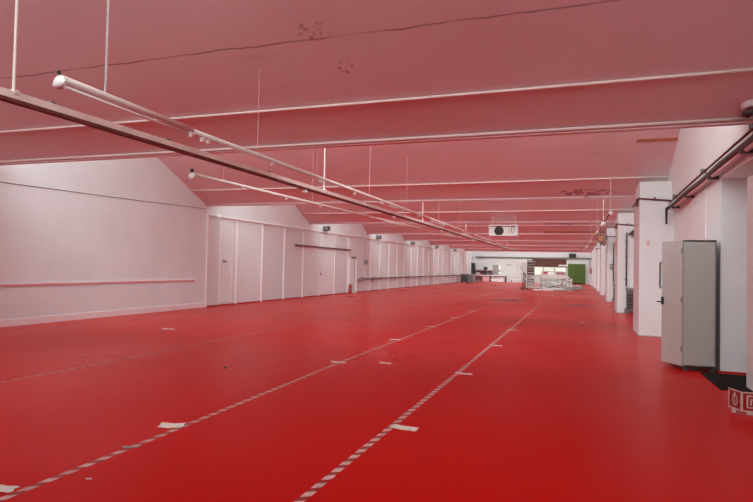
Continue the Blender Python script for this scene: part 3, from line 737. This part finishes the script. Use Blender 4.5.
# window with a bright sash, sign, clock, panel
wn = struct(MB().box((-9.47, YW - .05, .86), (-8.55, YW + .02, 2.0), .01).build('window_far', M['mgrey']))
MB().box((-9.40, YW - .07, .92), (-8.86, YW - .05, 1.95), .005).build('blind', M['mgrey'], wn)
MB().box((-8.80, YW - .065, 1.42), (-8.56, YW - .05, 1.96), .004).build('pane', M['lit'], wn)
MB().box((-8.80, YW - .065, .92), (-8.56, YW - .05, 1.20), .004).build('pane', M['lit'], wn)
t = thing('wall_sign', 'small pale sign with grey lettering on the far wall above the white box', 'sign', (-7.95, YW - .01, 1.92))
MB().box((0, -.02, 0), (.75, 0, .20), .004).build('plate', M['pgrey'], t)
t = thing('wall_clock', 'small round clock on the far wall above the red shelf', 'clock', (-10.72, YW - .01, 1.98))
MB().tube([(0, 0, 0), (0, -.05, 0)], .13, 18).build('clock_case', M['mgrey'], t); MB().tube([(0, -.051, 0), (0, -.056, 0)], .11, 18).build('clock_face', M['pale'], t)
t = thing('monitor', 'small black monitor standing on the red shelf under the far wall clock', 'monitor', (-10.25, YW - .6, 1.325))
MB().box((-.22, -.03, .06), (.22, .03, .40), .01).build('screen', M['black'], t); MB().box((-.1, -.08, 0), (.1, .08, .02)).build('stand', M['black'], t); MB().box((-.03, -.02, .0), (.03, .02, .12)).build('neck', M['black'], t)
tag(MB().box((-11.78, YW - 1.5, .82), (-11.45, YW - .6, 2.15), .01).build('black_panel', M['black']), 'black upright panel in the far corner beside the white wall', 'panel')

# work table with a red shelf on it, boxes below
t = thing('work_table', 'long white work table with brown legs at the far wall', 'table', (-9.75, YW - .9, 0))
MB().box((-1.95, -.45, .70), (1.95, .40, .78), .01).build('tabletop', M['white'], t)
for x in (-1.85, -.75, .1, 1.88):
    MB().box((x - .05, -.40, 0), (x + .05, -.30, .70), .004).build('leg', M['maroon'] if x < .2 else M['dark'], t)
    MB().box((x - .05, .25, 0), (x + .05, .35, .70), .004).build('leg', M['maroon'] if x < .2 else M['dark'], t)
MB().box((-.72, -.38, .02), (.05, -.34, .60), .004).build('modesty_panel', M['ledge'], t)
MB().box((.55, -.43, .56), (1.92, -.38, .70), .004).build('drawer_front', M['maroon'], t)
t = thing('shelf_unit', 'low red shelf unit standing on the white work table', 'shelf', (-10.5, YW - .6, .78))
MB().box((-.92, -.22, .0), (1.05, .22, .04)).build('base', M['maroon'], t); MB().box((-.92, -.24, .50), (1.05, .24, .54), .005).build('shelf_top', M['maroon'], t)
for x in (-.92, -.3, .45, 1.0): MB().box((x, -.22, .04), (x + .05, .22, .5)).build('upright', M['maroon'], t)
MB().box((-.90, .18, .04), (1.0, .20, .5)).build('back', M['brownpipe'], t)
for x, m_, l in ((-10.2, 'black', 'black box inside the red shelf unit'), (-9.85, 'dgrey', 'dark grey box at the end of the red shelf unit'), (-11.12, 'pgrey', 'pale grey box inside the red shelf unit nearest the corner')):
    tag(MB().box((x - .17, YW - .80, .822), (x + .17, YW - .55, 1.08), .015).build('small_box', M[m_]), l, 'box', 'boxes in the red shelf unit')
t = thing('storage_chest', 'white storage chest under the end of the long work table', 'chest', (-8.65, YW - 1.05, 0))
MB().box((-.85, -.22, .03), (.62, .35, .38), .015).build('body', M['white'], t); MB().box((-.87, -.24, .385), (.64, .37, .44), .01).build('lid', M['white'], t)
for x in (-.75, .5): MB().box((x - .05, -.15, 0), (x + .05, .3, .035)).build('foot', M['dark'], t)
for x, y, w_, m_, l in ((-11.05, 58.0, .62, 'dgrey', 'dark grey machine cabinet beside the heating pipe, closest to the white wall'), (-10.35, 58.2, .58, 'mgrey', 'dark green grey machine cabinet between the wall cabinet and the work table')):
    t = thing('machine_cabinet', l, 'cabinet', (x, y, 0))
    MB().box((-w_ / 2, 0, .08), (w_ / 2, .8, .86), .015).build('body', M[m_], t)
    MB().box((-w_ / 2 - .03, -.03, .86), (w_ / 2 + .03, .83, .93), .01).build('worktop', M['gpipe'], t)
    MB().box((-w_ / 2 + .05, -.02, .14), (w_ / 2 - .05, 0, .80), .006).build('door', M['dark'] if m_ == 'dgrey' else M['dgrey'], t)
    for sx in (-1, 1): MB().box((sx * (w_ / 2 - .06) - .03, .05, 0), (sx * (w_ / 2 - .06) + .03, .75, .08)).build('foot', M['black'], t)
# white wire rack against the far wall
t = thing('wire_rack', 'tall white wire rack with a diagonal brace against the far wall', 'rack', (-6.30, YW - .75, 0))
for x in (0, .98):
    for y in (0, .45): MB().tube([(x, y, 0), (x, y, 2.45 if y else 2.40)], .022, 8).build('post', M['white'], t)
for k, z in enumerate((.25, .6, .95, 1.3, 1.65, 2.0, 2.36)):
    b = MB()
    for y in (0, .15, .3, .45): b.tube([(0, y, z), (.98, y, z)], .016, 6)
    for x in (0, .98): b.tube([(x, 0, z), (x, .45, z)], .012, 6)
    b.build('wire_shelf', M['white'], t)
MB().tube([(.05, -.03, 1.95), (.95, -.03, .35)], .028, 8).build('brace', M['mgrey'], t)
tag(MB().box((-6.35, YW - .80, 2.42), (-4.6, YW - .62, 2.50), .01).build('rack_beam', M['pale']), 'pale beam lying across the top of the white wire rack', 'beam')
t = thing('bench', 'low white bench in front of the far wall beside the wire rack', 'bench', (-6.9, YW - 1.2, 0))
MB().box((-.35, -.15, .30), (1.4, .15, .37), .01).build('seat', M['white'], t)
for x in (-.28, 1.3): MB().box((x - .03, -.12, 0), (x + .03, .12, .30)).build('leg', M['dark'], t)

# ------------------------------------------------------------------ dismantled racking piled on the floor
t = thing('ladder_frame', 'tall dark ladder frame standing upright at the near end of the racking pile', 'rack frame', (-3.62, 46.2, 0))
for x, m_ in ((-.14, 'dark'), (.36, 'dgrey')):
    MB().box((x, 0, 0), (x + .07, .07, 2.28), .006).build('upright', M[m_], t)
for k in range(10): MB().box((-.08, .02, .18 + k * .215), (.38, .05, .24 + k * .215), .004).build('rung', M['pgrey'] if k % 2 else M['mgrey'], t)
MB().box((-.08, .055, .3), (.37, .065, 2.25)).build('back_sheet', M['brown'], t)
t = thing('cage_trolley', 'pale grey cage trolley with dark wheels parked at the racking pile', 'trolley', (-3.62, 43.6, 0))
MB().box((0, 0, .16), (1.0, .75, .24), .01).build('deck', M['pgrey'], t)
for x in (.02, .98):
    for y in (.02, .73): MB().tube([(x, y, .24), (x, y, 1.12)], .025, 8).build('post', M['pgrey'], t)
for nm, y0 in (('side_mesh', .0), ('side_mesh', .73)):
    b = MB()
    for z in (.40, .55, .70, .85, 1.0, 1.10): b.tube([(.02, y0 + .02, z), (.98, y0 + .02, z)], .014, 6)
    for i in range(7): b.tube([(.02 + .16 * i, y0 + .02, .24), (.02 + .16 * i, y0 + .02, 1.1)], .010, 6)
    b.build(nm, M['pgrey'], t)
for x in (.12, .88):
    for y in (.1, .65):
        MB().tube([(x - .025, y, .08), (x + .025, y, .08)], .08, 14).build('wheel', M['black'], t)
MB().tube([(-.03, .02, .9), (-.16, .02, 1.25), (-.16, .7, 1.25), (-.03, .73, .9)], .022, 8).build('push_handle', M['dark'], t)
t = thing('hand_truck', 'black hand truck leaning beside the cage trolley', 'hand truck', (-3.86, 43.9, 0))
for x in (-.02, .10): MB().tube([(x, -.1, .08), (x + .03, .25, 1.25)], .026, 8).build('upright', M['black'], t)
for z in (.35, .75, 1.15): MB().tube([(-.01 + .0, -.02 + .3 * (z - .3), z), (.13, -.02 + .3 * (z - .3), z)], .018, 6).build('crossbar', M['black'], t)
for x in (-.08, .16): MB().tube([(x - .03, -.08, .11), (x + .03, -.08, .11)], .11, 14).build('wheel', M['dark'], t)
MB().box((-.06, -.30, .02), (.16, -.08, .04)).build('toe_plate', M['dark'], t)

def beam(x0, x1, y, z, h_, d_, rz, m_, label, group, name='rack_beam'):
    """a folded steel rack beam with hooked end plates, resting at height z"""
    L_ = x1 - x0
    t = thing(name, label, 'beam', ((x0 + x1) / 2, y, z), rz, group)
    MB().box((-L_ / 2, -d_ / 2, 0), (L_ / 2, d_ / 2, h_), .008).build('web', M[m_], t)
    MB().box((-L_ / 2, -d_ / 2 - .015, h_ * .3), (L_ / 2, -d_ / 2 + .002, h_ * .7), .004).build('groove', M['pgrey'], t)
    for s in (-1, 1): MB().box((s * L_ / 2 - .03, -d_ / 2 - .02, -.0), (s * L_ / 2 + .03, d_ / 2 + .02, h_ + .03), .005).build('end_plate', M['mgrey'], t)
    return t
# lowest layer: pallets of flat boards, then beams on top (base, middle, top of each stack)
def pallet(x, y, label):
    t = thing('pallet', label, 'pallet', (x, y, 0), 0, 'pallets under the racking pile')
    for k in range(5): MB().box((-.6, -.4 + k * .17, .12), (.6, -.28 + k * .17, .145), .003).build('deck_board', M['mgrey'], t)
    for yy in (-.38, -.06, .26): MB().box((-.6, yy, 0), (.6, yy + .10, .12), .004).build('bearer', M['dgrey'], t)
pallet(-2.0, 45.3, 'grey pallet on the floor under the front of the racking pile')
pallet(-.75, 45.42, 'grey pallet on the floor under the box stacks of the racking pile')
g = 'pale beams stacked in the racking pile'
lay = [
    ('lowest', .150, -2.62, -1.42, .14, 'pgrey'), ('second lowest', .285, -2.62, -1.40, .13, 'pale'), ('third', .415, -2.60, -1.38, .13, 'pgrey'),
    ('fourth', .545, -2.62, -1.36, .12, 'pale'), ('fifth', .665, -2.6, -1.36, .12, 'mgrey'), ('sixth', .785, -2.62, -1.34, .11, 'pgrey')]
for nm, z, x0, x1, h_, m_ in lay:
    beam(x0, x1, 45.2, z, h_ - .03, .42, random.uniform(-.03, .03), m_, '%s beam of the stack in the middle of the racking pile, behind the slanting beams' % nm, g)
beam(-3.35, -.55, 45.1, .90, .10, .30, .02, 'white', 'long white beam lying across the top of the racking pile', g)
beam(-2.5, -.62, 45.35, 1.03, .06, .25, -.03, 'pale', 'shorter pale beam on top of the long white beam in the racking pile', g)
# slanting beams at the front
for i, (x0, x1, y, z, rx, m_, l) in enumerate((
        (-2.75, -1.2, 44.25, .02, .0, 'white', 'white beam lying flat on the floor at the front of the racking pile'),
        (-2.45, -.95, 43.75, .02, .0, 'pale', 'pale beam on the floor closest to the viewer at the racking pile'),
        (-2.6, -1.1, 44.53, .30, -.22, 'white', 'white beam slanting down towards the pillars at the front of the racking pile'),
        (-2.3, -1.3, 44.30, .42, .28, 'pgrey', 'short grey beam slanting up at the front of the racking pile'))):
    t = beam(x0, x1, y, z, .16 if i < 2 else .11, .20 if i < 2 else .08, .06 * (i - 1), m_, l, 'loose beams before the racking pile'); t.rotation_euler[1] = rx
# stacks of flat crates at the right end
for s, (x, n_, top) in enumerate(((-1.02, 5, 'by the beams'), (-.56, 5, 'by the pillars'))):
    for k in range(n_):
        t = thing('flat_crate', '%s flat crate in the stack %s at the end of the racking pile' % (['lowest', 'second', 'third', 'fourth', 'fifth', 'sixth'][k], top), 'crate', (x + random.uniform(-.01, .01), 45.4, .146 + k * .148), random.uniform(-.03, .03), 'flat crates of the racking pile')
        b = MB(); w_, d_, h_ = .19, .28, .146
        b.box((-w_, -d_, 0), (w_, d_, .015)); b.box((-w_, -d_, 0), (w_, -d_ + .015, h_)); b.box((-w_, d_ - .015, 0), (w_, d_, h_)); b.box((-w_, -d_, 0), (-w_ + .015, d_, h_)); b.box((w_ - .015, -d_, 0), (w_, d_, h_))
        b.build('crate_body', M[['pale', 'pgrey', 'white'][(k + s) % 3]], t)
        MB().box((-.08, -d_ - .004, .07), (.08, -d_ + .002, .11), .002).build('hand_hole', M['dark'], t)
        MB().box((-w_ - .008, -d_ - .008, h_ - .022), (w_ + .008, -d_ + .004, h_ - .002), .003).build('rim', M['pale'], t)
# long low bundle at the right
for k, l in enumerate(('lower long grey profile lying on the floor under the green cupboard', 'upper long grey profile lying on the other one beside the crates')):
    t = beam(-1.3 + .2 * k, .42 - .12 * k, 47.2, .02 + .19 * k, .16, .30, 0.01, 'mgrey' if k == 0 else 'pgrey', l, 'long grey profiles beside the racking pile')
# leaning frames behind
for i, (x, w_, h_, m_, l) in enumerate(((-2.58, .8, 1.45, 'pale', 'pale tube frame leaning behind the beam stack, beside the ladder frame'), (-1.66, .75, 1.35, 'pgrey', 'grey tube frame leaning behind the beam stack, beside the crates'))):
    t = thing('shelving_rack', l, 'rack', (x, 46.4, 0)); t.rotation_euler = (-.08, 0, 0)
    for xx in (0, w_): MB().tube([(xx, 0, 0), (xx, 0, h_)], .028, 8).build('upright', M[m_], t)
    for z in (.35, .75, h_ - .03): MB().tube([(0, 0, z), (w_, 0, z)], .024, 8).build('crossbar', M[m_], t)
tag(MB().box((-2.15, 45.20, 1.12), (-1.75, 45.5, 1.36), .02).build('cardboard_box', M['white']), 'white box standing on the top beams of the racking pile', 'box')
o = tag(MB().box((-3.1, 45.0, 1.002), (-2.75, 45.25, 1.08), .02).build('folded_cloth', M['pgrey']), 'flat grey bundle on the end of the long white beam by the ladder frame', 'bundle')
# thin loose profiles thrown over the front of the pile
g = 'thin loose profiles before the racking pile'
for i, (x, y, z, L_, rz, ry, m_, l) in enumerate((
        (-2.35, 42.95, .03, 1.5, .12, 0, 'white', 'thin white profile lying askew on the floor nearest the cage trolley'),
        (-1.50, 43.35, .03, 1.2, -.1, 0, 'mgrey', 'thin dark grey profile lying askew on the floor before the beams'),
        (-2.1, 44.862, .30, 1.7, 0, .35, 'pale', 'thin pale profile propped steeply against the middle beam stack'),
        (-1.75, 44.788, .23, 1.5, 0, -.30, 'dgrey', 'thin dark profile propped across the middle beam stack'),
        (-1.35, 44.712, .32, 1.3, 0, .5, 'white', 'thin white profile propped between the beam stack and the crates'),
        (-.9, 44.6, .03, 1.4, .12, 0, 'pgrey', 'thin grey profile lying on the floor before the flat crates'))):
    t = thing('steel_profile', l, 'profile', (x, y, z), rz, g); t.rotation_euler[1] = ry
    MB().prism([(-L_ / 2, -.03, 0), (-L_ / 2, .03, 0), (-L_ / 2, .03, .05), (-L_ / 2, .022, .05), (-L_ / 2, .022, .008), (-L_ / 2, -.022, .008), (-L_ / 2, -.022, .05), (-L_ / 2, -.03, .05)], (L_, 0, 0)).build('channel', M[m_], t)
    for s in (-1, 1): MB().box((s * L_ / 2 - .02, -.036, -.004), (s * L_ / 2 + .02, .036, .056), .004).build('end_cap', M['mgrey'], t)
